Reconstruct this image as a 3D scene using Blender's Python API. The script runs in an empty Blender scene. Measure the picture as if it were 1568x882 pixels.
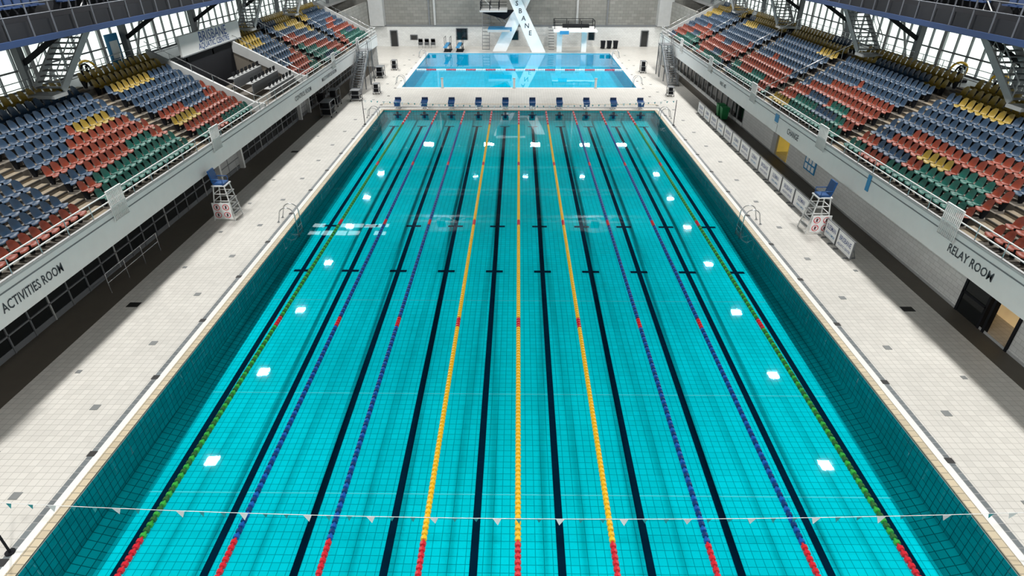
import bpy, math, random
from mathutils import Vector, Matrix
random.seed(7)
sc = bpy.context.scene
R = math.radians
try:
    sc.view_settings.view_transform = 'Standard'
    sc.view_settings.look = 'None'
except Exception as e:
    print(e)

# ------------------------------------------------------------------ materials
def nodes_of(name):
    m = bpy.data.materials.new(name); m.use_nodes = True
    nt = m.node_tree
    return m, nt, nt.nodes['Principled BSDF']

def pm(name, col, rough=0.5, metal=0.0, var=0.12, scale=2.0, emit=0.0, spec=0.5, bump=0.0):
    m, nt, b = nodes_of(name)
    N = nt.nodes; L = nt.links
    tc = N.new('ShaderNodeTexCoord'); nz = N.new('ShaderNodeTexNoise')
    nz.inputs['Scale'].default_value = scale; nz.inputs['Detail'].default_value = 3
    L.new(tc.outputs['Object'], nz.inputs['Vector'])
    mx = N.new('ShaderNodeMix'); mx.data_type = 'RGBA'
    mx.inputs['A'].default_value = (*[c*(1-var) for c in col], 1)
    mx.inputs['B'].default_value = (*[min(1, c*(1+var)) for c in col], 1)
    L.new(nz.outputs['Fac'], mx.inputs['Factor'])
    L.new(mx.outputs['Result'], b.inputs['Base Color'])
    b.inputs['Roughness'].default_value = rough
    b.inputs['Metallic'].default_value = metal
    b.inputs['Specular IOR Level'].default_value = spec
    if bump:
        bp = N.new('ShaderNodeBump'); bp.inputs['Strength'].default_value = bump
        bp.inputs['Distance'].default_value = 0.02
        L.new(nz.outputs['Fac'], bp.inputs['Height']); L.new(bp.outputs['Normal'], b.inputs['Normal'])
    if emit:
        L.new(mx.outputs['Result'], b.inputs['Emission Color'])
        b.inputs['Emission Strength'].default_value = emit
    return m

def tile(name, base, grout, size, w, axes=(0, 1), rough=0.35, var=0.12, big=0.1, bigscale=0.25, gmix=1.0, offset=False, spec=0.5):
    m, nt, b = nodes_of(name)
    N = nt.nodes; L = nt.links
    tc = N.new('ShaderNodeTexCoord'); sp = N.new('ShaderNodeSeparateXYZ')
    L.new(tc.outputs['Object'], sp.inputs[0])
    def M(op, a, bb=None):
        n = N.new('ShaderNodeMath'); n.operation = op
        for i, v in enumerate((a, bb)):
            if v is None: continue
            if isinstance(v, (int, float)): n.inputs[i].default_value = v
            else: L.new(v, n.inputs[i])
        return n.outputs[0]
    c1 = M('DIVIDE', sp.outputs[axes[1]], size[1])
    c0 = M('DIVIDE', sp.outputs[axes[0]], size[0])
    if offset:
        row = M('FLOOR', c1)
        c0 = M('ADD', c0, M('MULTIPLY', M('MODULO', row, 2.0), 0.5))
    l0 = M('LESS_THAN', M('FRACT', c0), w/size[0])
    l1 = M('LESS_THAN', M('FRACT', c1), w/size[1])
    line = M('MULTIPLY', M('MAXIMUM', l0, l1), gmix)
    cb = N.new('ShaderNodeCombineXYZ')
    L.new(M('FLOOR', c0), cb.inputs[0]); L.new(M('FLOOR', c1), cb.inputs[1])
    wn = N.new('ShaderNodeTexWhiteNoise'); wn.noise_dimensions = '2D'
    L.new(cb.outputs[0], wn.inputs['Vector'])
    nz = N.new('ShaderNodeTexNoise'); nz.inputs['Scale'].default_value = bigscale; nz.inputs['Detail'].default_value = 4
    L.new(tc.outputs['Object'], nz.inputs['Vector'])
    f = M('ADD', M('MULTIPLY', M('SUBTRACT', wn.outputs['Value'], 0.5), var*2),
          M('MULTIPLY', M('SUBTRACT', nz.outputs['Fac'], 0.5), big*4))
    f = M('ADD', f, 1.0)
    vm = N.new('ShaderNodeVectorMath'); vm.operation = 'SCALE'
    vm.inputs[0].default_value = base
    L.new(f, vm.inputs['Scale'])
    mx = N.new('ShaderNodeMix'); mx.data_type = 'RGBA'
    L.new(vm.outputs[0], mx.inputs['A']); mx.inputs['B'].default_value = (*grout, 1)
    L.new(line, mx.inputs['Factor'])
    L.new(mx.outputs['Result'], b.inputs['Base Color'])
    b.inputs['Roughness'].default_value = rough
    b.inputs['Specular IOR Level'].default_value = spec
    return m

def water_mat(name, tint):
    m = bpy.data.materials.new(name); m.use_nodes = True
    nt = m.node_tree; N = nt.nodes; L = nt.links
    N.remove(N['Principled BSDF']); out = N['Material Output']
    tr = N.new('ShaderNodeBsdfTransparent'); tr.inputs[0].default_value = (*tint, 1)
    gl = N.new('ShaderNodeBsdfGlossy'); gl.inputs['Roughness'].default_value = 0.02
    gl.inputs['Color'].default_value = (0.9, 0.97, 1, 1)
    fr = N.new('ShaderNodeFresnel'); ge = N.new('ShaderNodeNewGeometry')
    mp = N.new('ShaderNodeMapRange')
    mp.inputs['To Min'].default_value = 1.33; mp.inputs['To Max'].default_value = 1/1.33
    L.new(ge.outputs['Backfacing'], mp.inputs['Value']); L.new(mp.outputs[0], fr.inputs['IOR'])
    tc = N.new('ShaderNodeTexCoord'); nz = N.new('ShaderNodeTexNoise')
    nz.inputs['Scale'].default_value = 0.7; nz.inputs['Detail'].default_value = 1.0
    L.new(tc.outputs['Object'], nz.inputs['Vector'])
    bp = N.new('ShaderNodeBump'); bp.inputs['Strength'].default_value = 0.10; bp.inputs['Distance'].default_value = 0.02
    L.new(nz.outputs['Fac'], bp.inputs['Height'])
    L.new(bp.outputs[0], gl.inputs['Normal'])
    ms = N.new('ShaderNodeMixShader')
    L.new(fr.outputs[0], ms.inputs[0]); L.new(tr.outputs[0], ms.inputs[1]); L.new(gl.outputs[0], ms.inputs[2])
    L.new(ms.outputs[0], out.inputs['Surface'])
    return m

def glass_mat(name, tint, refl=0.12):
    m = bpy.data.materials.new(name); m.use_nodes = True
    nt = m.node_tree; N = nt.nodes; L = nt.links
    N.remove(N['Principled BSDF']); out = N['Material Output']
    tr = N.new('ShaderNodeBsdfTransparent'); tr.inputs[0].default_value = (*tint, 1)
    gl = N.new('ShaderNodeBsdfGlossy'); gl.inputs['Roughness'].default_value = 0.05
    ms = N.new('ShaderNodeMixShader'); ms.inputs[0].default_value = refl
    L.new(tr.outputs[0], ms.inputs[1]); L.new(gl.outputs[0], ms.inputs[2])
    L.new(ms.outputs[0], out.inputs['Surface'])
    return m

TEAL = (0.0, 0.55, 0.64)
M_floor = tile('pool_floor_tile', TEAL, (0.0, 0.15, 0.19), (0.25, 0.25), 0.020, var=0.05, big=0.16, bigscale=0.16, gmix=0.75, rough=0.9, spec=0.0)  # broad noise paints soft caustic light patches into the tile colour
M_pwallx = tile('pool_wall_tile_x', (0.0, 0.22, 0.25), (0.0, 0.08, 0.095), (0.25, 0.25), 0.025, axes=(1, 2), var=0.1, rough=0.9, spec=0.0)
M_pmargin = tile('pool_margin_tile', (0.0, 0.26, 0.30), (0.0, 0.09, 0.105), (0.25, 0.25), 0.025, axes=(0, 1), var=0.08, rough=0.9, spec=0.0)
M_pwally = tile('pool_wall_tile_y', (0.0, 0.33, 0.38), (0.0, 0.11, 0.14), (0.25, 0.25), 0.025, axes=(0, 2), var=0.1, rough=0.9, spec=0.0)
M_dive = tile('dive_floor_tile', (0.0, 0.44, 0.66), (0.0, 0.27, 0.42), (0.5, 0.5), 0.03, var=0.04, gmix=0.6, rough=0.9, spec=0.0)
M_deck = tile('deck_tile', (0.60, 0.58, 0.54), (0.30, 0.29, 0.265), (0.25, 0.25), 0.015, var=0.05, big=0.07, bigscale=0.3, gmix=0.7, rough=0.45)
M_coping = tile('coping_tile', (0.58, 0.49, 0.34), (0.28, 0.24, 0.17), (0.25, 0.25), 0.03, var=0.1, gmix=0.9)
M_white = pm('white_paint', (0.68, 0.69, 0.68), 0.45, var=0.06)
M_gutter = pm('gutter_grate', (0.78, 0.78, 0.75), 0.5, var=0.05, scale=8)
M_greyline = tile('grey_tile', (0.14, 0.16, 0.17), (0.3, 0.3, 0.3), (0.25, 0.25), 0.02, var=0.15)
M_black = pm('black_tile', (0.001, 0.014, 0.032), 0.95, var=0.3, spec=0.0)
M_drain = pm('drain_grey', (0.20, 0.21, 0.21), 0.5, metal=0.3)
M_drainb = pm('drain_black', (0.01, 0.01, 0.01), 0.6)
M_water = water_mat('pool_water', (0.86, 0.99, 1.0))
M_conc = pm('raked_concrete', (0.135, 0.12, 0.10), 0.8, var=0.25, scale=1.2)
M_tread = pm('aisle_tread', (0.23, 0.19, 0.135), 0.8, var=0.2, scale=5)
M_nose = pm('step_nosing', (0.04, 0.035, 0.03), 0.7)
M_block = tile('concrete_block', (0.20, 0.20, 0.185), (0.12, 0.12, 0.11), (0.8, 0.4), 0.03, axes=(0, 2), var=0.12, big=0.12, offset=True, rough=0.8)
M_blockx = tile('concrete_block_side', (0.20, 0.20, 0.185), (0.12, 0.12, 0.11), (0.8, 0.4), 0.03, axes=(1, 2), var=0.12, big=0.12, offset=True, rough=0.8)
M_brickw = tile('white_brick', (0.64, 0.65, 0.64), (0.40, 0.41, 0.40), (0.4, 0.2), 0.015, axes=(1, 2), var=0.05, offset=True, rough=0.5)
M_brickwy = tile('white_brick_end', (0.64, 0.65, 0.64), (0.40, 0.41, 0.40), (0.4, 0.2), 0.015, axes=(0, 2), var=0.05, offset=True, rough=0.5)
M_glassd = pm('dark_glass', (0.008, 0.010, 0.011), 0.08, var=0.3, scale=0.6, spec=0.6)
M_steel = pm('stainless_steel', (0.55, 0.56, 0.57), 0.25, metal=0.9)
M_greyp = pm('grey_paint', (0.14, 0.15, 0.16), 0.5)
M_lgrey = pm('light_grey_paint', (0.38, 0.39, 0.39), 0.5)
M_dark = pm('dark_steel', (0.008, 0.009, 0.012), 0.75, spec=0.2)
M_truss = pm('balcony_steel', (0.06, 0.066, 0.08), 0.6)
M_navy = pm('navy_beam', (0.006, 0.025, 0.085), 0.6)
M_blue = pm('blue_plastic', (0.012, 0.07, 0.22), 0.4)
M_bluebd = pm('blue_board', (0.02, 0.22, 0.45), 0.5)
M_ceil = pm('ceiling_paint', (0.07, 0.08, 0.09), 0.8)
M_text = pm('sign_ink', (0.015, 0.02, 0.03), 0.5)
M_textb = pm('banner_blue_ink', (0.02, 0.06, 0.22), 0.5)
M_red = pm('red_plastic', (0.62, 0.015, 0.03), 0.35)
M_yellow = pm('yellow_plastic', (0.95, 0.53, 0.012), 0.35)
M_rblue = pm('rope_blue', (0.005, 0.10, 0.42), 0.4)
M_rblued = pm('rope_dark_blue', (0.004, 0.04, 0.17), 0.4)
M_rgreen = pm('rope_green', (0.04, 0.40, 0.05), 0.35)
M_rdark = pm('rope_dark_green', (0.03, 0.14, 0.03), 0.35)
M_green = pm('bin_green', (0.02, 0.25, 0.08), 0.5)
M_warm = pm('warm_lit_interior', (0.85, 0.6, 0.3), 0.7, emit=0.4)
M_yell = pm('yellow_lit_room', (0.75, 0.58, 0.14), 0.6, emit=0.22)  # yellow light of the recess put into wall colour and glow
M_flagw = pm('flag_white', (0.8, 0.82, 0.82), 0.6)
M_flagt = pm('flag_teal', (0.02, 0.30, 0.33), 0.6)
M_joint = pm('expansion_joint', (0.08, 0.62, 0.70), 0.9, spec=0.0)
M_lamp = pm('lamp_housing', (0.05, 0.05, 0.055), 0.5)
M_tube = pm('fluorescent_panel', (0.80, 1.0, 1.0), 0.5, var=0.02, emit=4)
M_glass = glass_mat('window_glass', (0.93, 0.97, 0.96), 0.08)
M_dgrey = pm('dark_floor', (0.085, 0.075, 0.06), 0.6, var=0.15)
SC = dict(b=pm('seat_blue', (0.018, 0.042, 0.080), 0.42, var=0.4, scale=3, spec=0.4),
          r=pm('seat_red', (0.18, 0.032, 0.015), 0.42, var=0.35, scale=3, spec=0.4),
          y=pm('seat_yellow', (0.24, 0.165, 0.022), 0.42, var=0.3, scale=3, spec=0.4),
          g=pm('seat_green', (0.008, 0.085, 0.066), 0.42, var=0.3, scale=3, spec=0.4))

# ------------------------------------------------------------------ mesh builder
_txt = {}
def text_geo(s):
    if s not in _txt:
        cu = bpy.data.curves.new('t', 'FONT'); cu.body = s; cu.size = 1.0; cu.resolution_u = 2
        cu.align_x = 'CENTER'; cu.align_y = 'CENTER'; cu.offset = 0.012
        ob = bpy.data.objects.new('t', cu); sc.collection.objects.link(ob)
        dg = bpy.context.evaluated_depsgraph_get(); dg.update()
        me = ob.evaluated_get(dg).to_mesh()
        _txt[s] = ([v.co.copy() for v in me.vertices], [tuple(p.vertices) for p in me.polygons])
        ob.evaluated_get(dg).to_mesh_clear()
        bpy.data.objects.remove(ob)
    return _txt[s]

class MB:
    def __init__(s): s.v = []; s.f = []; s.m = []; s.sm = []; s.mats = []
    def mi(s, mat):
        if mat not in s.mats: s.mats.append(mat)
        return s.mats.index(mat)
    def add(s, vs, fs, mat, smooth=False):
        o = len(s.v); s.v += [tuple(v) for v in vs]; k = s.mi(mat)
        for f in fs: s.f.append(tuple(i+o for i in f)); s.m.append(k); s.sm.append(smooth)
    def box(s, x0, x1, y0, y1, z0, z1, mat):
        x0, x1 = min(x0, x1), max(x0, x1); y0, y1 = min(y0, y1), max(y0, y1); z0, z1 = min(z0, z1), max(z0, z1)
        vs = [(x0,y0,z0),(x1,y0,z0),(x1,y1,z0),(x0,y1,z0),(x0,y0,z1),(x1,y0,z1),(x1,y1,z1),(x0,y1,z1)]
        s.add(vs, [(0,3,2,1),(4,5,6,7),(0,1,5,4),(1,2,6,5),(2,3,7,6),(3,0,4,7)], mat)
    def quad(s, a, b, c, d, mat): s.add([a,b,c,d], [(0,1,2,3)], mat)
    def cyl(s, a, b, r, mat, n=8, r2=None, smooth=True):
        a = Vector(a); b = Vector(b); r2 = r if r2 is None else r2
        d = (b-a).normalized(); u = d.orthogonal().normalized(); w = d.cross(u)
        vs = []
        for p, rr in ((a, r), (b, r2)):
            for i in range(n):
                t = 2*math.pi*i/n; vs.append(p+u*math.cos(t)*rr+w*math.sin(t)*rr)
        s.add(vs, [(i, (i+1) % n, n+(i+1) % n, n+i) for i in range(n)], mat, smooth)
        s.add([vs[i] for i in range(n)], [tuple(reversed(range(n)))], mat)
        s.add([vs[n+i] for i in range(n)], [tuple(range(n))], mat)
    def tube(s, pts, r, mat, n=8):
        pts = [Vector(p) for p in pts]; vs = []
        u = None
        for i, p in enumerate(pts):
            d = (pts[min(i+1, len(pts)-1)]-pts[max(i-1, 0)]).normalized()
            if u is None: u = d.orthogonal().normalized()
            u = (u-d*u.dot(d)).normalized(); w = d.cross(u)
            for k in range(n):
                t = 2*math.pi*k/n; vs.append(p+u*math.cos(t)*r+w*math.sin(t)*r)
        fs = []
        for i in range(len(pts)-1):
            for k in range(n):
                fs.append((i*n+k, i*n+(k+1) % n, (i+1)*n+(k+1) % n, (i+1)*n+k))
        fs.append(tuple(reversed(range(n)))); fs.append(tuple((len(pts)-1)*n+k for k in range(n)))
        s.add(vs, fs, mat, True)
    def beam(s, a, b, w, h, mat, side=None):
        a = Vector(a); b = Vector(b); d = (b-a).normalized()
        sd = Vector(side) if side else d.cross(Vector((0, 0, 1)))
        if sd.length < 1e-4: sd = Vector((1, 0, 0))
        sd = (sd-d*sd.dot(d)).normalized(); up = sd.cross(d)
        vs = []
        for p in (a, b):
            for i, j in ((-1,-1),(1,-1),(1,1),(-1,1)): vs.append(p+sd*i*w/2+up*j*h/2)
        s.add(vs, [(0,3,2,1),(4,5,6,7),(0,1,5,4),(1,2,6,5),(2,3,7,6),(3,0,4,7)], mat)
    def prism_y(s, prof, y0, y1, mat):
        n = len(prof)
        vs = [(x, y0, z) for x, z in prof]+[(x, y1, z) for x, z in prof]
        s.add(vs, [(i, (i+1) % n, n+(i+1) % n, n+i) for i in range(n)]+[tuple(range(n)), tuple(n+i for i in reversed(range(n)))], mat)
    def text(s, body, size, org, xd, yd, mat, sx=1.0):
        vs, fs = text_geo(body); org = Vector(org); xd = Vector(xd); yd = Vector(yd)
        s.add([org+xd*v.x*size*sx+yd*v.y*size for v in vs], fs, mat)
    def build(s, name, parent=None):
        me = bpy.data.meshes.new(name); me.from_pydata(s.v, [], s.f)
        for m in s.mats: me.materials.append(m)
        me.polygons.foreach_set('material_index', s.m); me.polygons.foreach_set('use_smooth', s.sm)
        me.update()
        ob = bpy.data.objects.new(name, me); sc.collection.objects.link(ob)
        if parent: ob.parent = parent
        return ob

WZ = -0.10
PX = 12.5; PY0 = 5.5; PY1 = 55.5
DX = 12.5; DY0 = 65.2; DY1 = 87.2
FX = 17.2
YB = 93.0
# ------------------------------------------------------------------ floor / deck
b = MB()
for x0, x1, y0, y1 in [(-27.2,-PX,-12,YB),(PX,27.2,-12,YB),(-PX,PX,-12,PY0),(-PX,PX,PY1,DY0),(-PX,PX,DY1,YB)]:
    b.box(x0, x1, y0, y1, -0.06, 0, M_deck)
b.build('floor')

def fz(y): 
    pts = [(PY0,-1.75),(18,-1.45),(27,-1.25),(33,-1.1),(PY1,-0.95)]
    for (a,za),(c,zc) in zip(pts, pts[1:]):
        if y <= c: return za+(zc-za)*(y-a)/(c-a)
    return pts[-1][1]
b = MB()
ys = [PY0,18,27,33,PY1]
for a, c in zip(ys, ys[1:]):
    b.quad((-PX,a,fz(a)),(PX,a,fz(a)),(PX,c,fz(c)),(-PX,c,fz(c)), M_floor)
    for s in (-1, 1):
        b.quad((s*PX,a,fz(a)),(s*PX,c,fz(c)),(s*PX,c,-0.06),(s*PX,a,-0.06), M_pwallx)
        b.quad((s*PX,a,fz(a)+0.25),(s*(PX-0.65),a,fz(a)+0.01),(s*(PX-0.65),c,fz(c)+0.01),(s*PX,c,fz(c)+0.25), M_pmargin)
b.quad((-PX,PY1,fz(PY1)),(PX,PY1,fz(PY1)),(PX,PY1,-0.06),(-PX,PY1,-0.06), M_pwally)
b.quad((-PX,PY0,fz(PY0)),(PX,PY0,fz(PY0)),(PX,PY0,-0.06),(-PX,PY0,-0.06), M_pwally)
b.build('swimming_pool_basin')

b = MB()
def strip(x0, x1, y0, y1):
    yy = [y0]+[y for y in ys if y0 < y < y1]+[y1]
    for a, c in zip(yy, yy[1:]):
        b.quad((x0,a,fz(a)+0.012),(x1,a,fz(a)+0.012),(x1,c,fz(c)+0.012),(x0,c,fz(c)+0.012), M_black)
for i in range(10):
    x = -11.25+2.5*i
    strip(x-0.115, x+0.115, 7.4, 53.6)
    for yc in (7.5, 27.0, 32.3, 53.5):
        strip(x-0.44, x-0.115, yc-0.11, yc+0.11); strip(x+0.115, x+0.44, yc-0.11, yc+0.11)
    b.quad((x-0.13,PY1-0.01,-0.75),(x+0.13,PY1-0.01,-0.75),(x+0.13,PY1-0.01,-0.12),(x-0.13,PY1-0.01,-0.12), M_black)
    b.quad((x-0.4,PY1-0.012,-0.5),(x+0.4,PY1-0.012,-0.5),(x+0.4,PY1-0.012,-0.35),(x-0.4,PY1-0.012,-0.35), M_black)
for yc in (12.9, 17.6, 24.2):
    b.quad((-11.8,yc,fz(yc)+0.009),(11.8,yc,fz(yc)+0.009),(11.8,yc+0.04,fz(yc+.04)+0.009),(-11.8,yc+0.04,fz(yc+.04)+0.009), M_joint)
b.build('lane_marking')
b = MB(); b.quad((-PX,PY0,WZ),(PX,PY0,WZ),(PX,PY1,WZ),(-PX,PY1,WZ), M_water); b.build('swimming_pool_water')

b = MB()
b.quad((-DX,DY0,-1.6),(DX,DY0,-1.6),(DX,DY1,-1.6),(-DX,DY1,-1.6), M_dive)
for s in (-1, 1):
    b.quad((s*DX,DY0,-1.6),(s*DX,DY1,-1.6),(s*DX,DY1,-0.06),(s*DX,DY0,-0.06), M_dive)
for y in (DY0, DY1): b.quad((-DX,y,-1.6),(DX,y,-1.6),(DX,y,-0.06),(-DX,y,-0.06), M_dive)
b.build('diving_pool_basin')
b = MB(); b.quad((-DX,DY0,WZ),(DX,DY0,WZ),(DX,DY1,WZ),(-DX,DY1,WZ), M_water); b.build('diving_pool_water')

b = MB()
def ring(x, y0, y1, o0, o1, z, mat):
    for s in (-1, 1): b.box(s*(x+o0), s*(x+o1), y0-o1, y1+o1, -0.02, z, mat)
    b.box(-x-o0, x+o0, y0-o1, y0-o0, -0.02, z, mat); b.box(-x-o0, x+o0, y1+o0, y1+o1, -0.02, z, mat)
ring(PX, PY0, PY1, 0.0, 0.28, 0.012, M_coping)
ring(PX, PY0, PY1, 0.28, 0.50, 0.010, M_gutter)
for s in (-1, 1): b.box(s*(PX+0.50), s*(PX+0.68), PY0, PY1+1.2, -0.02, 0.008, M_greyline)
b.box(-PX-0.68, PX+0.68, PY1+1.0, PY1+1.25, -0.02, 0.009, M_greyline)
ring(12.5, DY0, DY1, 0.0, 0.5, 0.012, M_white)
b.box(-13.2, 13.2, PY1+2.2, PY1+2.5, -0.02, 0.008, M_coping)
b.build('pool_coping')

b = MB()
y = 4.0
while y < 88:
    for s in (-1, 1):
        b.box(s*14.17, s*14.43, y-0.13, y+0.13, -0.02, 0.011, M_drain)
        b.box(s*(PX+0.48), s*(PX+0.72), y+1.5, y+1.72, -0.02, 0.013, M_drainb)
    y += 3.7
for s in (-1, 1):
    for y in (21.6, 43): b.box(s*16.4, s*16.9, y-0.18, y+0.18, -0.02, 0.012, M_drainb)
    for y in (13, 17, 25, 29, 33, 37, 47): b.box(s*16.0, s*16.18, y-0.09, y+0.09, -0.02, 0.012, M_drain)
b.build('floor_drain')

# ------------------------------------------------------------------ lane ropes
for i in range(9):
    x = -10+2.5*i
    main = {0:(M_rgreen,M_rdark),8:(M_rgreen,M_rdark),3:(M_yellow,M_yellow),4:(M_yellow,M_yellow),5:(M_yellow,M_yellow)}.get(i,(M_rblue,M_rblued))
    b = MB(); y = PY0+0.1; k = 0
    b.cyl((x,PY0,WZ+0.02),(x,PY1,WZ+0.02),0.012,M_steel,5)
    while y < PY1-0.15:
        d = y-PY0
        if d < 4.6 or d > 45.2: mt = M_red if (d < 5 or k % 5) else M_flagw
        elif abs(d-15) < 0.35 or abs(d-25) < 0.35 or abs(d-35) < 0.35: mt = M_red
        else: mt = main[0] if k % 2 else main[1]
        b.cyl((x,y-0.045,WZ+0.03),(x,y+0.045,WZ+0.03),0.085,mt,8,smooth=False)
        b.cyl((x,y+0.045,WZ+0.03),(x,y+0.125,WZ+0.03),0.035,mt,6)
        y += 0.17; k += 1
    b.build('lane_rope')
b = MB(); k = 0; x = -12.4
b.cyl((-12.5,75.4,WZ+0.02),(12.5,75.4,WZ+0.02),0.015,M_steel,5)
while x < 12.4:
    b.cyl((x,75.4,WZ+0.04),(x+0.14,75.4,WZ+0.04),0.1,M_red if (k//6)%2 else M_flagw,8); x += 0.2; k += 1
b.build('dive_pool_rope')

# ------------------------------------------------------------------ pennant lines
def pennants(Y, zc):
    b = MB(); pts = []
    for i in range(61):
        t = i/60; x = -13.1+26.2*t; pts.append((x, Y, zc+0.45*(2*t-1)**2-0.0))
    b.tube(pts, 0.008, M_flagw, 5)
    for i in range(51):
        t = (i+0.5)/51; x = -13.1+26.2*t; z = zc+0.45*(2*t-1)**2
        big = i % 3 == 0
        w = 0.11 if big else 0.07; h = 0.24 if big else 0.17
        m = M_flagw if i % 3 == 0 else M_flagt
        b.add([(x-w,Y,z),(x+w,Y,z),(x+random.uniform(-.03,.03),Y+random.uniform(-.03,.03),z-h)],[(0,1,2)],m)
    for s in (-1, 1):
        b.cyl((s*13.1,Y,0),(s*13.1,Y,zc+0.5),0.03,M_dark,8); b.cyl((s*13.1,Y,0),(s*13.1,Y,0.04),0.12,M_dark,12)
    b.build('backstroke_flags')
pennants(9.6, 1.5); pennants(50.5, 1.6)

# ------------------------------------------------------------------ starting blocks
def start_block(x, y0, d):
    b = MB()
    b.box(x-0.09, x+0.09, y0+d*0.35, y0+d*0.6, 0, 0.55, M_white)
    b.box(x-0.28, x+0.28, y0+d*0.2, y0+d*0.75, 0, 0.03, M_steel)
    vs = []
    for xx in (x-0.3, x+0.3):
        for yy, z0 in ((y0+d*0.05, 0.55), (y0+d*0.82, 0.68)): vs += [(xx,yy,z0),(xx,yy,z0+0.09)]
    b.add(vs, [(0,1,3,2),(4,6,7,5),(0,4,5,1),(2,3,7,6),(1,5,7,3),(0,2,6,4)], M_blue)
    b.beam((x-0.28,y0+d*0.78,0.85),(x+0.28,y0+d*0.78,0.85),0.1,0.2,M_navy)
    b.box(x-0.27,x+0.27,y0+d*0.04,y0+d*0.09,0.28,0.55,M_blue)
    for s in (-1,1): b.tube([(x+s*0.24,y0+d*0.15,0.55),(x+s*0.24,y0+d*0.05,0.35),(x+s*0.15,y0+d*0.05,0.3)],0.015,M_steel,6)
    for s in (-1,1): b.beam((x+s*0.22,y0+d*0.3,0.02),(x+s*0.22,y0+d*0.5,0.6),0.05,0.05,M_white)
    b.build('starting_block')
for i in range(10):
    start_block(-11.25+2.5*i, PY1+0.15, 1); start_block(-11.25+2.5*i, PY0-0.15, -1)

# ------------------------------------------------------------------ ladder hand rails
def ladder(s, y, x0):
    b = MB()
    for dy in (-0.33, 0.33):
        pts = []
        for k in range(13):
            t = math.pi*k/12
            pts.append((s*(x0+0.35+0.42*math.cos(t)), y+dy, 0.45+0.42*math.sin(t)))
        pts = [(s*(x0+0.9), y+dy, 0.0)]+pts+[(s*(x0-0.12), y+dy, -0.9)]
        b.tube(pts, 0.03, M_steel, 8)
        b.cyl((s*(x0+0.9),y+dy,0),(s*(x0+0.9),y+dy,0.03),0.08,M_steel,12)
    for z in (-0.3,-0.55,-0.8): b.box(s*(x0-0.15), s*(x0-0.05), y-0.33, y+0.33, z, z+0.03, M_steel)
    b.build('pool_ladder')
for s in (-1, 1):
    ladder(s, 30.6, PX); ladder(s, 53.0, PX); ladder(s, 67.0, 12.5); ladder(s, 84, 12.5)

# ------------------------------------------------------------------ grandstands
NR = 10; RD = 0.64; RR = 0.34; SX0 = 17.95; SZ0 = 3.4
SXE = SX0+NR*RD
aisles = {-1:[(12.3,13.3),(22.9,24.1),(32.4,33.6),(57.0,58.2),(66.5,67.7)], 1:[(10,11.2),(21.2,22.4),(32.8,34.0),(44.2,45.4),(55.5,56.7),(66.5,67.7)]}
blocks = {-1:[(2,12.3),(13.3,22.9),(24.1,32.4),(33.6,40.8),(50.6,57),(58.2,66.5),(67.7,76.6)],
          1:[(2,10),(11.2,21.2),(22.4,32.8),(34,44.2),(45.4,55.5),(56.7,66.5),(67.7,77.6)]}
spans = {-1:[(2,41),(50.4,77)], 1:[(2,78)]}
for s in (-1, 1):
    b = MB()
    for y0, y1 in spans[s]:
        prof = [(s*17.3,2.45),(s*17.3,SZ0),(s*SX0,SZ0)]
        for r in range(NR):
            z = SZ0+RR*r
            if r: prof.append((s*(SX0+RD*r), z))
            prof.append((s*(SX0+RD*(r+1)), z))
        prof += [(s*(SXE),6.4),(s*(SXE+0.1),6.4),(s*(SXE+0.1),2.45)]
        b.prism_y(prof, y0, y1, M_conc)
        for yy in (y0, y1):
            pr = [(s*17.3,SZ0-0.2),(s*17.3,SZ0+0.6),(s*SX0,SZ0+0.7),(s*SXE,SZ0+NR*RR+0.65),(s*SXE,SZ0+NR*RR-0.3)]
            b.prism_y(pr, yy-0.12, yy+0.12, M_lgrey)
            b.tube([(s*17.4,yy,4.45),(s*SX0,yy,4.55),(s*SXE,yy,SZ0+NR*RR+1.1)],0.03,M_steel,6)
            for k in range(6):
                xx = SX0+k*1.25; zz = SZ0+(xx-SX0)/RD*RR
                b.cyl((s*xx,yy,zz+0.4),(s*xx,yy,zz+1.12),0.02,M_steel,6)
    for ai, (y0, y1) in enumerate(aisles[s]):
        for r in range(NR):
            z = SZ0+RR*r; x = SX0+RD*r
            b.box(s*(x+0.32), s*(x+RD), y0+0.05, y1-0.05, z+0.002, z+0.17, M_tread)
            b.box(s*x, s*(x+0.32), y0+0.05, y1-0.05, z, z+0.012, M_tread)
            b.box(s*(x+0.30), s*(x+0.36), y0+0.05, y1-0.05, z+0.10, z+0.176, M_nose)
            b.box(s*(x-0.01), s*(x+0.05), y0+0.05, y1-0.05, z-0.06, z+0.016, M_nose)
        if y0 > 40:
            yc = (y0+y1)/2
            b.tube([(s*SX0,yc,SZ0+1.0),(s*SXE,yc,SZ0+NR*RR+1.0)],0.03,M_steel,6)
            for k in range(6):
                xx = SX0+0.1+k*1.2; zz = SZ0+(xx-SX0)/RD*RR
                b.cyl((s*xx,yc,zz-0.1),(s*xx,yc,zz+1.0),0.02,M_steel,6)
    b.build('grandstand')

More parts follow.
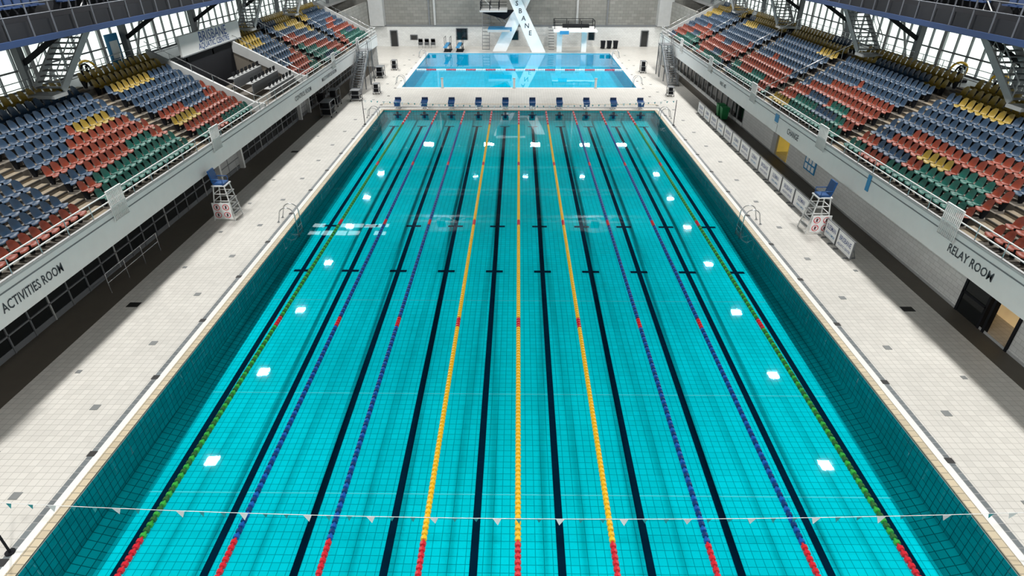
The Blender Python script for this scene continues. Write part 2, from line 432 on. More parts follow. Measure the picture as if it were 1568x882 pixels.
def seat(b, s, x, y, z, mat):
    prof = [(.42,.37),(.38,.43),(.14,.39),(.03,.44),(-.03,.62),(-.08,.83)]
    ts = [-1,-.55,0,.55,1]; vs = []
    for pi, (d, h) in enumerate(prof):
        for t in ts:
            dd, hh = d, h; e = abs(t) > .9; m_ = abs(t) > .5
            if pi in (1,2): hh += .05*e
            if pi in (3,4,5): dd += .07*e+.015*m_
            if pi == 0: dd -= .04*e
            if pi == 5: hh -= .09*e
            wdt = .225 if pi not in (5,) else .19
            vs.append((s*(x-dd), y+t*wdt, z+hh))
    fs = [(i*5+j, i*5+j+1, (i+1)*5+j+1, (i+1)*5+j) for i in range(5) for j in range(4)]
    b.add(vs, fs, mat, True)
    b.add([(s*(x-.18),y-.05,z+.02),(s*(x-.18),y+.05,z+.02),(s*(x-.24),y+.12,z+.39),(s*(x-.24),y-.12,z+.39),(s*(x+.0),y-.12,z+.41),(s*(x+.0),y+.12,z+.41),(s*(x-.05),y-.05,z+.02),(s*(x-.05),y+.05,z+.02)],
          [(0,1,2,3),(6,7,5,4),(0,3,4,6),(1,7,5,2)], M_dark)

def seatcol(s, r, y):
    v = r/9+0.12*math.sin(y*0.42+s*1.3)+0.04*math.sin(y*1.1+r)
    if y < 23: v = v*0.66+0.30
    if y > 50: v += 0.12*math.sin(y*0.5)+0.03
    h = math.sin(int(y/2.6)*12.9+r*78.2+s*3.1)*43758.5; h -= math.floor(h)
    if h < 0.07: return 'b'
    if h > 0.975 and y > 24: return 'y'
    if v < 0.12: return 'g'
    if v < 0.42: return 'r'
    if v < 0.84: return 'b'
    return 'y'
for s in (-1, 1):
    for y0, y1 in blocks[s]:
        b = MB()
        for r in range(NR):
            n = int((y1-y0-0.1)/0.53); st = (y1-y0)/n
            for i in range(n):
                y = y0+st*(i+0.5)
                seat(b, s, SX0+RD*r+0.52, y, SZ0+RR*r, SC[seatcol(s, r, y)])
        b.build('stadium_seat_block')

# fascia + rails
for s in (-1, 1):
    b = MB(); y1 = 77 if s < 0 else 78
    b.box(s*FX, s*17.3, 2, y1, 2.45, 3.72, M_white)
    b.box(s*(FX-0.04), s*17.34, 2, y1, 3.72, 3.80, M_lgrey)
    b.box(s*(FX-0.01), s*17.3, 2, y1, 3.45, 3.50, M_greyp)
    y = 2.5
    while y < y1:
        b.cyl((s*17.27,y,3.8),(s*17.27,y,4.45),0.022,M_steel,6); y += 1.5
    for z in (4.12, 4.45): b.cyl((s*17.27,2,z),(s*17.27,y1,z),0.028,M_white,6)
    for g0, g1 in aisles[s]:
        yc = (g0+g1)/2
        for k in range(11): b.box(s*(FX-0.10), s*(FX-0.06), yc-0.5+k*0.10-0.015, yc-0.5+k*0.10+0.015, 3.3, 4.6, M_white)
        for z in (3.3, 3.95, 4.6): b.box(s*(FX-0.12), s*(FX-0.05), yc-0.52, yc+0.52, z-0.03, z+0.03, M_white)
    b.build('stand_fascia')
b = MB()
T = (FX-0.012)
b.text('ACTIVITIES ROOM', 0.50, (-T,18.0,3.0),(0,1,0),(0,0,1),M_text,0.74)
b.text('CONTROL ROOM', 0.5, (-T,48.5,2.98),(0,1,0),(0,0,1),M_text)
b.text('MULTI PURPOSE ROOM', 0.45, (-T,56,2.98),(0,1,0),(0,0,1),M_text)
b.build('wall_lettering')
b = MB()
b.text('RELAY ROOM', 0.5, (T,20.2,3.02),(0,-1,0),(0,0,1),M_text,0.85)
b.text('CHANGE', 0.5, (T,37.2,3.02),(0,-1,0),(0,0,1),M_text,0.85)
b.box(T-0.02,T,39.7,40.3,3.1,3.6,M_bluebd); b.box(T-0.02,T,39.7,40.3,2.5,3.0,M_white)
b.text('FIRST AID', 0.4, (T,52,3.02),(0,-1,0),(0,0,1),M_text)
b.box(T-0.02,T,27.8,28.1,2.9,3.7,M_bluebd)
b.build('wall_lettering')

# ------------------------------------------------------------------ under-stand walls
LX = 19.2
b = MB()
b.box(-LX, -LX-0.2, 2, 77, 0, 0.25, M_greyp)
b.box(-LX-0.02, -LX-0.2, 2, 77, 0.25, 2.44, M_glassd)
y = 2.0; k = 0
while y < 77:
    b.box(-LX+0.03, -LX-0.1, y-0.03, y+0.03, 0.0, 2.44, M_lgrey if k % 4 == 0 else M_greyp); y += 1.15; k += 1
b.box(-LX+0.03, -LX-0.1, 2, 77, 0.75, 0.81, M_greyp)
b.box(-LX+0.03, -LX-0.1, 2, 77, 2.2, 2.44, M_lgrey)
for y0, y1 in ((36,39.4),(52,54.5)):
    for yy in (y0, y1): b.box(-LX+0.3, -LX-0.1, yy-0.1, yy+0.1, 0, 2.44, M_white)
    b.box(-LX+0.3,-LX-0.1,y0,y1,2.2,2.44,M_white)
    b.box(-LX+0.02,-LX-0.05,y0+0.1,y1-0.1,0.3,1.2,M_lgrey)
b.build('wall_left')
RX = 18.7
b = MB()
b.box(RX, RX+0.2, 2, 18.6, 0, 2.44, M_brickw); b.box(RX, RX+0.2, 21.6, 40.6, 0, 2.44, M_brickw)
b.box(RX, RX+0.2, 43.4, 50, 0, 2.44, M_brickw); b.box(RX+0.05, RX+0.2, 50, 78, 0, 2.44, M_glassd)  # dark panes beyond the brick stand in for a shaded open area
y = 50
while y < 78: b.box(RX-0.03,RX+0.1,y-0.04,y+0.04,0,2.44,M_lgrey); y += 1.6
b.box(RX-0.02,RX+0.1,50,78,0,0.3,M_brickw)
b.box(RX+1.4, RX+1.5, 40.6, 43.4, 0, 2.44, M_yell); b.box(RX,RX+1.5,40.5,40.6,0,2.44,M_yell); b.box(RX,RX+1.5,43.4,43.5,0,2.44,M_yell)
b.box(RX-0.04,RX+0.1,42.6,43.4,0,2.1,M_lgrey)
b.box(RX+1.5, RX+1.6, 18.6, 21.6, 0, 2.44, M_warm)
b.box(RX-0.03, RX+0.1, 20.2, 21.6, 0, 2.44, M_glassd)
for yy in (18.6, 19.9, 20.2, 21.6): b.box(RX-0.06, RX+0.14, yy-0.06, yy+0.06, 0, 2.44, M_dark)
b.box(RX-0.06, RX+0.14, 18.6, 21.6, 2.1, 2.2, M_dark); b.box(RX-0.06, RX+0.14, 20.2, 21.6, 0.9, 1.0, M_dark)
b.box(RX-0.02, RX, 2, 50, 0.0, 0.12, M_lgrey)
b.box(RX-0.04, RX, 36.2, 37.8, 0.7, 2.1, M_bluebd)
for i in range(3):
    for j in range(3): b.box(RX-0.05, RX-0.04, 36.35+i*0.48, 36.7+i*0.48, 0.8+j*0.43, 1.12+j*0.43, M_flagw)
b.build('wall_right')
b = MB()
b.box(-LX, -17.45, 2, 77, 0, 0.008, M_dgrey); b.box(17.75, RX, 2, 78, 0, 0.008, M_dgrey)  # dark strips paint the under-stand shade onto the deck
b.build('floor_shade')
b = MB()
for z in (0.5, 0.95): b.cyl((-18.2,22.6,z),(-18.2,26.8,z),0.025,M_steel,6)
for y in (22.6,24,25.4,26.8): b.cyl((-18.2,y,0),(-18.2,y,0.95),0.025,M_steel,6)
b.build('ramp_handrail')

# ------------------------------------------------------------------ media bay in left stand
b = MB()
b.box(-17.32, -24.3, 41.13, 50.27, 3.1, 3.4, M_conc)
b.box(-22.9, -23.1, 41.15, 50.25, 3.4, 6.6, M_dark)  # dark sheet painted in for the unlit opening behind the bay
for k in range(3):
    x = 18.2+k*1.25; z = 3.4+k*0.35
    b.box(-x, -x-1.25, 44.5, 50.2, 3.4, z+0.02, M_dgrey)
    b.box(-x-0.05, -x-0.5, 44.7, 50.0, z+0.72, z+0.77, M_lgrey)
    b.box(-x-0.05, -x-0.1, 44.7, 50.0, z+0.02, z+0.72, M_greyp)
    for j in range(7):
        y = 45.2+j*0.75
        b.box(-x-0.2,-x-0.24,y-0.22,y+0.22,z+0.85,z+1.13,M_dark); b.box(-x-0.14,-x-0.3,y-0.1,y+0.1,z+0.77,z+0.79,M_dark)
        b.cyl((-x-0.22,y,z+0.78),(-x-0.22,y,z+0.88),0.02,M_dark,6)
b.build('media_bench')
b = MB()
b.box(-22.75,-22.9,42.3,52.0,6.75,8.0,M_white)
b.box(-22.72,-22.92,42.25,52.05,6.68,6.75,M_greyp)
b.text('BRISBANE',0.95,(-22.74,47.3,7.58),(0,1,0),(0,0,1),M_textb,1.1)
b.text('AQUATIC CENTRE',0.55,(-22.74,47.3,7.02),(0,1,0),(0,0,1),M_textb,1.1)
for y in (43,47,51): b.box(-22.9,-23.1,y-0.1,y+0.1,6.2,7.9,M_greyp)
b.build('venue_sign')

# ------------------------------------------------------------------ concourse, windows, upper balcony
WX = 27.2
for s in (-1, 1):
    nm = 'left' if s < 0 else 'right'
    b = MB()
    b.box(s*(SXE+0.1), s*(WX-0.01), 2, YB-0.01, 6.1, 6.4, M_lgrey)
    y=2.5
    while y < 78:
        if not (s<0 and 41<y<51): b.cyl((s*24.55,y,6.4),(s*24.55,y,7.6),0.025,M_steel,6)
        y += 2
    for z in (7.0,7.3,7.6):
        b.cyl((s*24.55,2,z),(s*24.55,77,z),0.022,M_steel,6)
    b.build('concourse_'+nm)
    b = MB()
    b.box(s*WX, s*(WX+0.3), -12, YB, -0.06, 6.4, M_blockx)
    b.box(s*WX, s*(WX+0.3), -12, YB, 9.7, 16.5, M_dark)
    b.box(s*WX, s*(WX+0.3), -12, 2, 6.4, 9.7, M_dark)
    b.build('wall_outer_'+nm)
    b = MB(); y = 2.2; k = 0
    while y <= YB-0.2:
        w = 0.16 if k % 5 == 0 else 0.035
        b.box(s*(WX+0.01), s*(WX+0.15), y-w, y+w, 6.4, 9.7, M_lgrey if w > .1 else M_greyp); y += 1.3; k += 1
    for z in (6.45, 7.45, 8.6): b.box(s*(WX+0.02), s*(WX+0.12), 2, YB, z-0.04, z+0.04, M_greyp)
    b.quad((s*(WX+0.05),2,6.4),(s*(WX+0.05),YB,6.4),(s*(WX+0.05),YB,9.7),(s*(WX+0.05),2,9.7), M_glass)
    b.build('window_'+('1' if s < 0 else '2'))
    b = MB()
    YE = YB-0.35; WI = WX-0.01
    b.box(s*21.9, s*WI, -2, YE, 9.75, 10.05, M_dark)
    b.box(s*21.75, s*21.95, -2, YE, 9.6, 9.86, M_navy)
    # open balcony front: balusters, kick panels, raked seating; shade painted in as dark colour
    b.box(s*21.86, s*21.9, -2, YE, 9.86, 10.5, M_dark)
    prof = [(s*21.9,10.05)]
    for r in range(8): prof += [(s*(22.6+0.55*r),10.1+0.5*r),(s*(22.6+0.55*r),10.6+0.5*r)]
    prof += [(s*WI,14.1),(s*WI,10.05)]
    b.prism_y(prof,-2,YE,M_dark)
    for r in range(5):
        xx = 22.75+0.55*r; zz = 10.6+0.5*r; y = -1.5
        while y < YE-0.5:
            if (int((y+2)/11.0)*11.0+1.2) < y+2:
                b.box(s*(xx+0.30),s*(xx+0.36),y-0.21,y+0.21,zz+0.38,zz+0.80,M_navy)
                b.box(s*(xx+0.00),s*(xx+0.34),y-0.21,y+0.21,zz+0.34,zz+0.40,M_navy)
            y += 0.56
    y = 0
    while y < YE-3:
        b.box(s*21.76,s*21.80,y-0.03,y+0.03,9.82,11.2,M_truss)
        y += 1.5
    for z in (10.75, 11.2): b.cyl((s*21.78,-2,z),(s*21.78,YE,z),0.028,M_truss,6)
    for y in range(4, 92, 9):
        b.beam((s*24.9,y,6.4),(s*24.9,y,9.75),0.35,0.35,M_greyp)
        b.beam((s*24.9,y,8.2),(s*22.3,y,9.75),0.18,0.22,M_dark)
        b.beam((s*26.9,y+4,6.4),(s*26.0,y+4.6,9.75),0.14,0.14,M_lgrey)
    b.build('upper_balcony')

def stair(name, x0, x1, y0, z0, y1, z1, mt, tr, n=14):
    b = MB()
    for i in range(n):
        t0 = i/n; ya = y0+(y1-y0)*t0; yb = y0+(y1-y0)*(i+1.15)/n; z = z0+(z1-z0)*(i+1)/n
        b.box(x0, x1, ya, yb, z-0.05, z, tr)
    for x in (x0, x1):
        b.beam((x,y0,z0+0.1),(x,y1,z1-0.05),0.08,0.36,mt,(1,0,0))
        b.tube([(x,y0,z0+0.05),(x,y0,z0+1.0),(x,y1,z1+1.0),(x,y1,z1)],0.03,mt,6)
        b.cyl((x,y0,z0+0.6),(x,y1,z1+0.55),0.018,mt,5)
        for k in range(1,5):
            t = k/5; b.cyl((x,y0+(y1-y0)*t,z0+(z1-z0)*t),(x,y0+(y1-y0)*t,z0+(z1-z0)*t+1.0),0.018,mt,5)
    return b
for s, yl in ((-1,(30.5,55.5,67)),(1,(28.5,43.0,57.5,70))):
    for y in yl:
        b = stair('s', s*22.9, s*24.3, y, 7.0, y+4.0, 10.1, M_lgrey, M_greyp)
        b.box(s*22.8,s*24.6,y-0.9,y+0.1,6.85,7.0,M_lgrey)
        b.build('concourse_staircase')
b = MB(); 
b.box(-25.2,-25.3,38.6,39.8,6.6,8.6,M_bluebd); b.box(-25.17,-25.2,38.8,39.6,7.2,8.2,M_flagw)
for y in (38.7,39.7): b.box(-25,-25.5,y-0.04,y+0.04,6.4,6.6,M_greyp)
b.build('information_display')
for x, y in ((-25.6,36.5),(25.6,33),(25.7,36.5),(-25.5,27)):
    b = MB()
    b.tube([(x+0.5*math.cos(a*math.pi/8),y+0.2,7.0+0.45*math.sin(a*math.pi/8)) for a in range(17)],0.07,M_yellow,6)
    b.tube([(x+0.3*math.cos(a*math.pi/8),y,6.9+0.4*math.sin(a*math.pi/8)) for a in range(17)],0.06,M_dark,6)
    b.box(x-0.4,x+0.4,y-0.3,y+0.3,6.4,6.55,M_dark); b.beam((x,y,6.5),(x,y+0.1,7.2),0.1,0.1,M_dark)
    b.build('hose_reel')

# ------------------------------------------------------------------ far end wall and corners
b = MB()
b.box(-27.5, 27.5, YB, YB+0.3, -0.06, 2.75, M_brickwy)
b.box(-27.5, 27.5, YB, YB+0.3, 2.75, 16.5, M_block)
b.box(-21.2, 21.2, YB-0.12, YB, 2.70, 2.95, M_greyp)
for x in (-12.1, 8.3): b.box(x-0.14, x+0.14, YB-0.25, YB, 2.9, 16.4, M_lgrey)
for x in (-12.9, 12.6): b.box(x-0.1, x+0.1, YB-0.2, YB, 2.9, 16.4, M_greyp)
for x in (-20.2, 20.6): b.box(x-1.0, x+1.0, YB-1.5, YB, 2.9, 16.4, M_lgrey)
b.build('wall_back')
for i, (x, w, h) in enumerate(((-18.2,1.0,2.1),(18.2,1.0,2.1),(-8.3,1.6,1.9),(-0.7,1.2,1.6),(-15.3,1.0,1.0),(10.5,0.9,2.0))):
    b = MB(); z0 = 0.0 if h > 2 else 0.9
    b.box(x-w/2, x+w/2, YB-0.06, YB, z0, h+ (0.5 if z0 else 0), M_glassd)
    for xx in (x-w/2, x+w/2): b.box(xx-0.06, xx+0.06, YB-0.1, YB, z0, h+(0.56 if z0 else 0.06), M_greyp)
    b.box(x-w/2, x+w/2, YB-0.1, YB, h+(0.5 if z0 else 0), h+(0.6 if z0 else 0.1), M_greyp)
    b.build('door_%d' % (i+1))
for s in (-1, 1):
    y0 = 77.4 if s < 0 else 78.4
    b = MB()
    b.box(s*21.3, s*21.6, y0, YB-0.01, 0, 2.75, M_brickw); b.box(s*21.3, s*21.6, y0, YB-0.01, 2.75, 6.05, M_blockx)
    b.box(s*17.4, s*27.1, y0-0.15, y0, 0, 3.4, M_brickwy)
    b.build('wall_corner_'+('left' if s < 0 else 'right'))
b = MB(); b.box(-27.5,27.5,-12.3,-12,-0.06,16.5,M_block); b.build('wall_front')
b = MB()
b.box(-27.5,27.5,-12.3,YB+0.3,16.5,16.8,M_ceil)
for y in range(0, 92, 9):
    for z in (15.6, 16.3): b.beam((-27,y+4.5,z),(27,y+4.5,z),0.25,0.25,M_greyp)
    for k in range(18):
        x = -27+3*k
        b.beam((x,y+4.5,15.6),(x+1.5,y+4.5,16.3),0.1,0.1,M_greyp); b.beam((x+1.5,y+4.5,16.3),(x+3,y+4.5,15.6),0.1,0.1,M_greyp)
b.build('ceiling')

for s, y in ((-1,61.5),(1,66.0)):
    b = stair('d', s*16.0, s*17.0, y, 0.0, y+5.2, 3.4, M_greyp, M_greyp, 18)
    for dy, z in ((2.6,1.6),(4.9,3.1)):
        for x in (16.0,17.0): b.beam((s*x,y+dy,0),(s*x,y+dy,z),0.09,0.09,M_greyp)
    b.box(s*15.9,s*17.15,y+5.2,y+6.8,3.3,3.4,M_greyp)
    for x in (16.0,17.0):
        b.beam((s*x,y+6.7,0),(s*x,y+6.7,3.3),0.1,0.1,M_greyp)
        b.beam((s*x,y+5.2,0),(s*x,y+6.7,3.3),0.06,0.06,M_greyp)
    b.tube([(s*15.95,y+5.2,4.4),(s*15.95,y+6.8,4.4),(s*17.1,y+6.8,4.4)],0.03,M_steel,6)
    for yy in (y+5.3,y+6.0,y+6.75): b.cyl((s*15.95,yy,3.4),(s*15.95,yy,4.4),0.02,M_steel,5)
    b.build('deck_staircase')

# ------------------------------------------------------------------ dive tower
M_tower = pm('tower_white', (0.90, 0.90, 0.89), 0.4, var=0.04)
b = MB()
TY = 88.6
def leg(xa, xb, z1, yo):
    w0, w1 = 0.95, 0.7
    b.prism_y([(xa-w0,0),(xa+w0,0),(xb+w1,z1),(xb-w1,z1)], TY+yo-0.35, TY+yo+0.35, M_tower)
leg(-2.75, 3.3, 11.5, 0.36); leg(2.75, -3.0, 11.5, -0.36)
for k, ch in enumerate('BRISBANE'):
    z = 8.9-k*0.92; x = 2.75-z/11.5*5.75
    b.text(ch, 0.85, (x, TY-0.73, z), (1,0,0), (0,0,1), M_text)
b.box(-5.2,-1.6,TY-3.0,TY+1.2,5.3,5.5,M_lgrey)
for x in (-5.1,-3.9,-2.7):
    for yy in (TY-2.9,TY-1.0,TY+1.1): b.cyl((x,yy,5.5),(x,yy,6.5),0.04,M_dark,6)
for z in (5.8,6.15,6.5):
    b.cyl((-5.1,TY+1.1,z),(-1.7,TY+1.1,z),0.035,M_dark,6); b.cyl((-5.1,TY-2.9,z),(-2.7,TY-2.9,z),0.035,M_dark,6); b.cyl((-5.1,TY-2.9,z),(-5.1,TY+1.1,z),0.035,M_dark,6)
b.prism_y([(-4.9,4.9),(-4.9,5.3),(-0.6,5.3),(-1.6,4.3),(-2.0,4.1)], TY+0.0, TY+0.3, M_dark)
b.beam((-6.8,TY+1.2,8.5),(-1.8,TY+0.9,3.6),0.10,0.14,M_lgrey)
b.beam((-7.2,TY+1.2,8.2),(-2.1,TY+0.9,3.3),0.05,0.08,M_greyp)
for k in range(12):
    b.box(-5.2,-4.2,TY+1.4+k*0.22,TY+1.65+k*0.22,0.44*k,0.44*k+0.05,M_greyp)
for x in (-5.2,-4.2): b.beam((x,TY+1.4,0.0),(x,TY+4.0,5.2),0.06,0.2,M_greyp,(1,0,0))
b.box(-4.2,-1.0,TY-3.2,TY+0.8,3.0,3.15,M_bluebd)
b.box(-4.2,-1.2,TY-3.25,TY-3.2,2.9,3.2,M_lgrey)
b.box(0.2,3.6,TY-4.8,TY+1,7.5,7.75,M_lgrey); b.box(-3.2,1.0,TY-5,TY+1,10.3,10.6,M_lgrey)
b.box(4.6,10.4,TY-3.6,TY+1.2,2.95,3.12,M_tower)
for x in (4.8,6.6,8.4,10.2):
    for yy in (TY-1.6,TY+1.1):
        b.cyl((x,yy,3.12),(x,yy,4.1),0.045,M_dark,6)
for z in (3.6,4.1):
    for yy in (TY-1.6,TY+1.1): b.cyl((4.8,yy,z),(10.2,yy,z),0.045,M_dark,6)
for x in (4.8,10.2): b.cyl((x,TY-1.6,4.1),(x,TY+1.1,4.1),0.045,M_dark,6)
b.box(6.0,9.6,TY-0.4,TY+0.9,3.12,3.5,M_dark)
b.box(5.4,6.6,TY-3.7,TY-3.6,2.7,3.12,M_bluebd)
for x in (5.6,9.0): b.prism_y([(x-0.35,0),(x+0.35,0),(x+0.35,2.95),(x-0.35,2.95)],TY-0.4,TY+0.4,M_tower)
for k in range(9): b.box(4.2,5.0,TY+1.3+k*0.25,TY+1.6+k*0.25,0.33*k,0.33*k+0.05,M_greyp)
b.build('diving_tower')

def springboard(x, h):
    b = MB(); y = 88.3
    b.box(x-0.35,x+0.35,y-0.3,y+2.0,h-0.12,h-0.02,M_greyp)
    for yy in (y-0.1, y+1.8): 
        for sx in (-0.3,0.3): b.beam((x+sx*1.3,yy,0),(x+sx,yy,h-0.1),0.09,0.09,M_dark)
    b.box(x-0.25,x+0.25,y-2.9,y+2.0,h,h+0.06,M_bluebd)
    b.cyl((x-0.35,y-0.2,h-0.05),(x+0.35,y-0.2,h-0.05),0.1,M_dark,12)
    for sx in (-0.38,0.38):
        b.tube([(x+sx,y,h),(x+sx,y,h+0.9),(x+sx,y+1.9,h+0.9),(x+sx,y+1.9,h)],0.03,M_dark,6)
        b.beam((x+sx,y,0.05),(x+sx,y+1.8,h),0.05,0.05,M_dark)
    b.box(x-0.5,x+0.5,y-0.4,y+2.1,0,0.06,M_dark)
    b.build('springboard')
springboard(-10.0,0.9); springboard(-8.3,0.9)

for x in (-14.2,-13.3,-12.4):
    b = MB()
    for k in range(4):
        b.box(x-0.3,x+0.3,91.2,91.75,0.42+k*0.1,0.46+k*0.1,M_greyp); b.box(x-0.3,x+0.3,91.7,91.76,0.45+k*0.1,0.95+k*0.1,M_greyp)
    for sx in (-.28,.28):
        for yy in (91.22,91.7): b.cyl((x+sx,yy,0),(x+sx,yy,0.5),0.02,M_steel,6)
    b.build('stacked_chair')
def wheelie(x, y, mat):
    b = MB()
    vs = [(x-.24,y-.25,.08),(x+.24,y-.25,.08),(x+.24,y+.25,.08),(x-.24,y+.25,.08),(x-.31,y-.33,1.0),(x+.31,y-.33,1.0),(x+.31,y+.38,1.0),(x-.31,y+.38,1.0)]
    b.add(vs,[(0,3,2,1),(4,5,6,7),(0,1,5,4),(1,2,6,5),(2,3,7,6),(3,0,4,7)],mat)
    b.box(x-.33,x+.33,y-.36,y+.42,1.0,1.07,mat)
    for sx in (-.27,.27): b.cyl((x+sx-.03,y+.28,.1),(x+sx+.03,y+.28,.1),.1,M_dark,12)
    b.cyl((x-.28,y+.46,.98),(x+.28,y+.46,.98),.02,M_dark,6)
    b.build('wheelie_bin')
for x,y,m in ((17.9,52.5,M_green),(17.9,53.6,M_green),(12.0,91,M_dark),(12.9,91,M_dark),(13.8,91,M_dark),(-18.6,57,M_dark)): wheelie(x,y,m)

def trolley(x, y, w, d, h):
    b = MB()
    for sx in (-1,1):
        for sy in (-1,1):
            b.beam((x+sx*w/2,y+sy*d/2,0.12),(x+sx*w/2,y+sy*d/2,h),0.05,0.05,M_steel)
            b.cyl((x+sx*w/2-.03,y+sy*d/2,.07),(x+sx*w/2+.03,y+sy*d/2,.07),.07,M_dark,10)
    for z in (0.2,h*0.55,h-0.03): b.box(x-w/2,x+w/2,y-d/2,y+d/2,z,z+0.04,M_greyp)
    b.box(x-w*.35,x+w*.3,y-d*.35,y+d*.3,h*.55+.04,h*.9,M_dark); b.box(x-w*.4,x+w*.4,y-d*.4,y+d*.4,0.24,h*.5,M_dark)
    b.build('equipment_trolley')
trolley(-17.0,53.5,0.9,1.6,1.3); trolley(-17.4,57.2,0.8,1.2,1.5); trolley(-15.9,59.3,0.9,1.0,1.0); trolley(-14.5,62.2,0.6,0.8,1.0); trolley(15.2,61.5,0.6,0.8,0.9)
trolley(-15.8,70.5,0.8,1.4,1.2); trolley(14.6,73.5,0.6,0.9,1.3); trolley(-15.0,75,0.6,0.9,1.1)

# ------------------------------------------------------------------ lifeguard chairs
def guard(x, y, s):
    b = MB()
    H = 1.95
    top = [(x-0.3,y-0.32),(x+0.3,y-0.32),(x+0.3,y+0.32),(x-0.3,y+0.32)]
    bot = [(x-0.62,y-0.5),(x+0.55,y-0.5),(x+0.55,y+0.5),(x-0.62,y+0.5)]
    for (a,c),(d_,e) in zip(bot, top): b.cyl((a,c,0),(d_,e,H),0.035,M_white,8)
    for t in (0.18,0.38,0.58,0.78):
        P = [(bx+(tx-bx)*t, by+(ty-by)*t, H*t) for (bx,by),(tx,ty) in zip(bot, top)]
        for i in range(4): b.cyl(P[i],P[(i+1)%4],0.025,M_white,6)
        q = P[0] if -s < 0 else P[1]
        b.box(q[0]-0.1,q[0]+0.1,y-0.4,y+0.4,H*t-0.02,H*t+0.03,M_lgrey)
    b.box(x-0.38,x+0.38,y-0.38,y+0.38,H,H+0.06,M_white)
    b.box(x-0.3,x+0.3,y-0.3,y+0.3,H+0.06,H+0.16,M_blue)
    b.beam((x+s*0.28,y,H+0.15),(x+s*0.42,y,H+0.85),0.62,0.09,M_blue,(0,1,0))
    for dy in (-0.34,0.34):
        b.tube([(x-s*0.25,y+dy,H+0.06),(x-s*0.27,y+dy,H+0.38),(x+s*0.33,y+dy,H+0.38)],0.03,M_blue,6)
    b.box(x-0.5,x+0.5,y-0.62,y-0.58,0.15,1.1,M_flagw)
    for i,(dx,dz) in enumerate(((-.25,.85),(.25,.85),(-.25,.4),(.25,.4))):
        n=16; cx_=x+dx; cz_=dz
        b.add([(cx_+.18*math.cos(2*math.pi*k/n),y-.63,cz_+.18*math.sin(2*math.pi*k/n)) for k in range(n)]+[(cx_+.145*math.cos(2*math.pi*k/n),y-.63,cz_+.145*math.sin(2*math.pi*k/n)) for k in range(n)],
              [(k,(k+1)%n,n+(k+1)%n,n+k) for k in range(n)],M_red)
        b.beam((cx_-.11,y-.632,cz_-.11),(cx_+.11,y-.632,cz_+.11),0.02,0.005,M_red)
        b.box(cx_-.04,cx_+.04,y-.631,y-.629,cz_-.09,cz_+.09,M_text)
    b.build('lifeguard_chair')
guard(-16.45, 31.0, -1); guard(16.0, 29.6, 1)

# ------------------------------------------------------------------ banner boards
def banner(y, L, kind):
    b = MB(); x = 16.25
    b.box(x,x+0.05,y,y+L,0.08,1.0,M_flagw)
    for z in (0.08,1.0): b.box(x-0.01,x+0.06,y,y+L,z-0.015,z+0.015,M_greyp)
    for yy in (y,y+L): b.box(x-0.01,x+0.06,yy-0.02,yy+0.02,0.05,1.02,M_greyp)
    for yy in (y+0.25,y+L-0.25):
        b.box(x-0.2,x+0.4,yy-0.03,yy+0.03,0,0.05,M_greyp); b.beam((x+0.38,yy,0.04),(x+0.06,yy,0.9),0.03,0.03,M_greyp)
    c = (x-0.004,y+L/2,0.66)
    if kind: b.text('BRISBANE',0.36,c,(0,-1,0),(0,0,1),M_textb,0.75); b.text('AQUATIC CENTRE',0.19,(c[0],c[1],0.33),(0,-1,0),(0,0,1),M_textb,0.8)
    else: b.text('SLEEMAN',0.36,c,(0,-1,0),(0,0,1),M_textb,0.65); b.text('SPORTS COMPLEX',0.17,(c[0],c[1],0.33),(0,-1,0),(0,0,1),M_bluebd,0.7)
    b.build('banner_board')
banner(26.0,1.55,1); banner(27.65,1.25,0)
y = 31.2; k = 0
while y < 53: banner(y,1.85,k%2); y += 1.98; k += 1

for x in (-8.1,-0.5,8.1):
    b = MB(); b.cyl((x,DY0-0.25,-0.02),(x,DY0-0.25,0.95),0.12,M_white,12); b.cyl((x,DY0-0.25,0.95),(x,DY0-0.25,1.02),0.16,M_lgrey,12)
    b.cyl((x,DY0-0.25,0),(x,DY0-0.25,0.04),0.2,M_lgrey,12); b.build('pool_bollard')

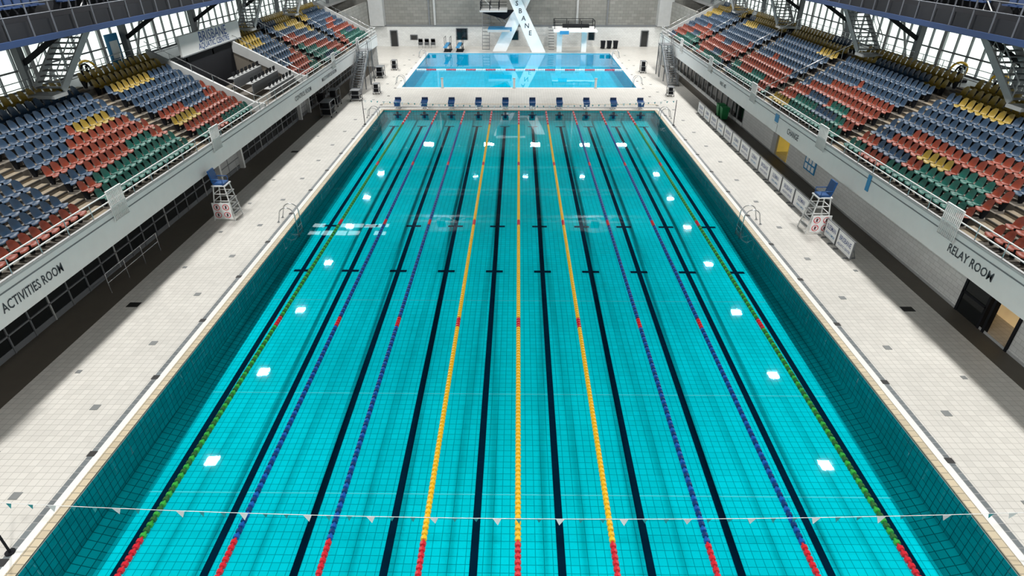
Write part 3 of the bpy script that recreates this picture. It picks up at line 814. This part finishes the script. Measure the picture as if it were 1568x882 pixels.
# ------------------------------------------------------------------ lights
def lamp(x, y, z, sx, sy, P, tilt=0.0, rz=0.0, col=(1,0.985,0.95), nm='ceiling_lamp'):
    ld = bpy.data.lights.new('ceiling_lamp','AREA'); ld.shape = 'RECTANGLE'; ld.size = sx; ld.size_y = sy; ld.energy = P; ld.color = col
    lo = bpy.data.objects.new('lamp_light', ld)
    b = MB()
    b.box(-sx/2-0.1,sx/2+0.1,-sy/2-0.1,sy/2+0.1,0.05,0.25,M_lamp)
    b.cyl((0,0,0.25),(0,0,0.6),0.04,M_lamp,6)
    h = b.build(nm); h.location = (x,y,z); h.rotation_euler = (tilt,0,rz)
    sc.collection.objects.link(lo); lo.parent = h
for s in (-1, 1):
    for k in range(-1, 8): lamp(s*19.6, 18+9*k, 15, 0.75, 0.75, 1150)
for x in (-6, 1, 9): lamp(x, 80, 15, 0.6, 0.6, 800, tilt=R(8))
for x in (-14,-4.6,2.6,10.3,16): lamp(x, 91, 13.8, 1.5, 0.6, 350, tilt=R(-25))
for x in (-9, 9): lamp(x, 64, 15, 0.8, 0.8, 1900, tilt=R(62), nm='added_tower_fill')  # fill lamps added only to brighten the tower front
for x in (-8, 0, 8):
    lamp(x, 2, 15, 1.2, 1.2, 1300)
b = MB()
for i in range(6):
    for j in range(2):
        if (i, j) in ((1,1),(4,0)): continue
        x = -23.2+i*1.5; y = 61.2+j*2.0
        b.box(x-0.65,x+0.65,y-0.5,y+0.5,15.0,15.03,M_tube); b.box(x-0.7,x+0.7,y-0.55,y+0.55,15.03,15.2,M_lamp); b.cyl((x,y,15.2),(x,y,15.45),0.03,M_lamp,6)
b.build('fluorescent_light_bank')

w = bpy.data.worlds.new('World'); sc.world = w; w.use_nodes = True
N = w.node_tree.nodes; L = w.node_tree.links
tc = N.new('ShaderNodeTexCoord'); sp = N.new('ShaderNodeSeparateXYZ'); cr = N.new('ShaderNodeValToRGB')
L.new(tc.outputs['Generated'], sp.inputs[0]); 
mp = N.new('ShaderNodeMapRange'); mp.inputs['From Min'].default_value=-0.5; mp.inputs['From Max'].default_value=0.3
L.new(sp.outputs[2], mp.inputs['Value']); L.new(mp.outputs[0], cr.inputs[0])
cr.color_ramp.elements[0].color=(0.45,0.55,0.42,1); cr.color_ramp.elements[1].color=(0.95,1,1,1)
e = cr.color_ramp.elements.new(0.45); e.color=(0.9,0.97,0.92,1)
L.new(cr.outputs[0], N['Background'].inputs[0]); N['Background'].inputs[1].default_value = 1.7

# ------------------------------------------------------------------ camera
cd = bpy.data.cameras.new('camera'); cam = bpy.data.objects.new('camera', cd); sc.collection.objects.link(cam)
cd.sensor_width = 36; cd.lens = 20.87; cd.clip_end = 500
cam.location = (-0.05, 0, 13.67); cam.rotation_euler = (R(90-30.5), 0, R(0.6))
sc.camera = cam
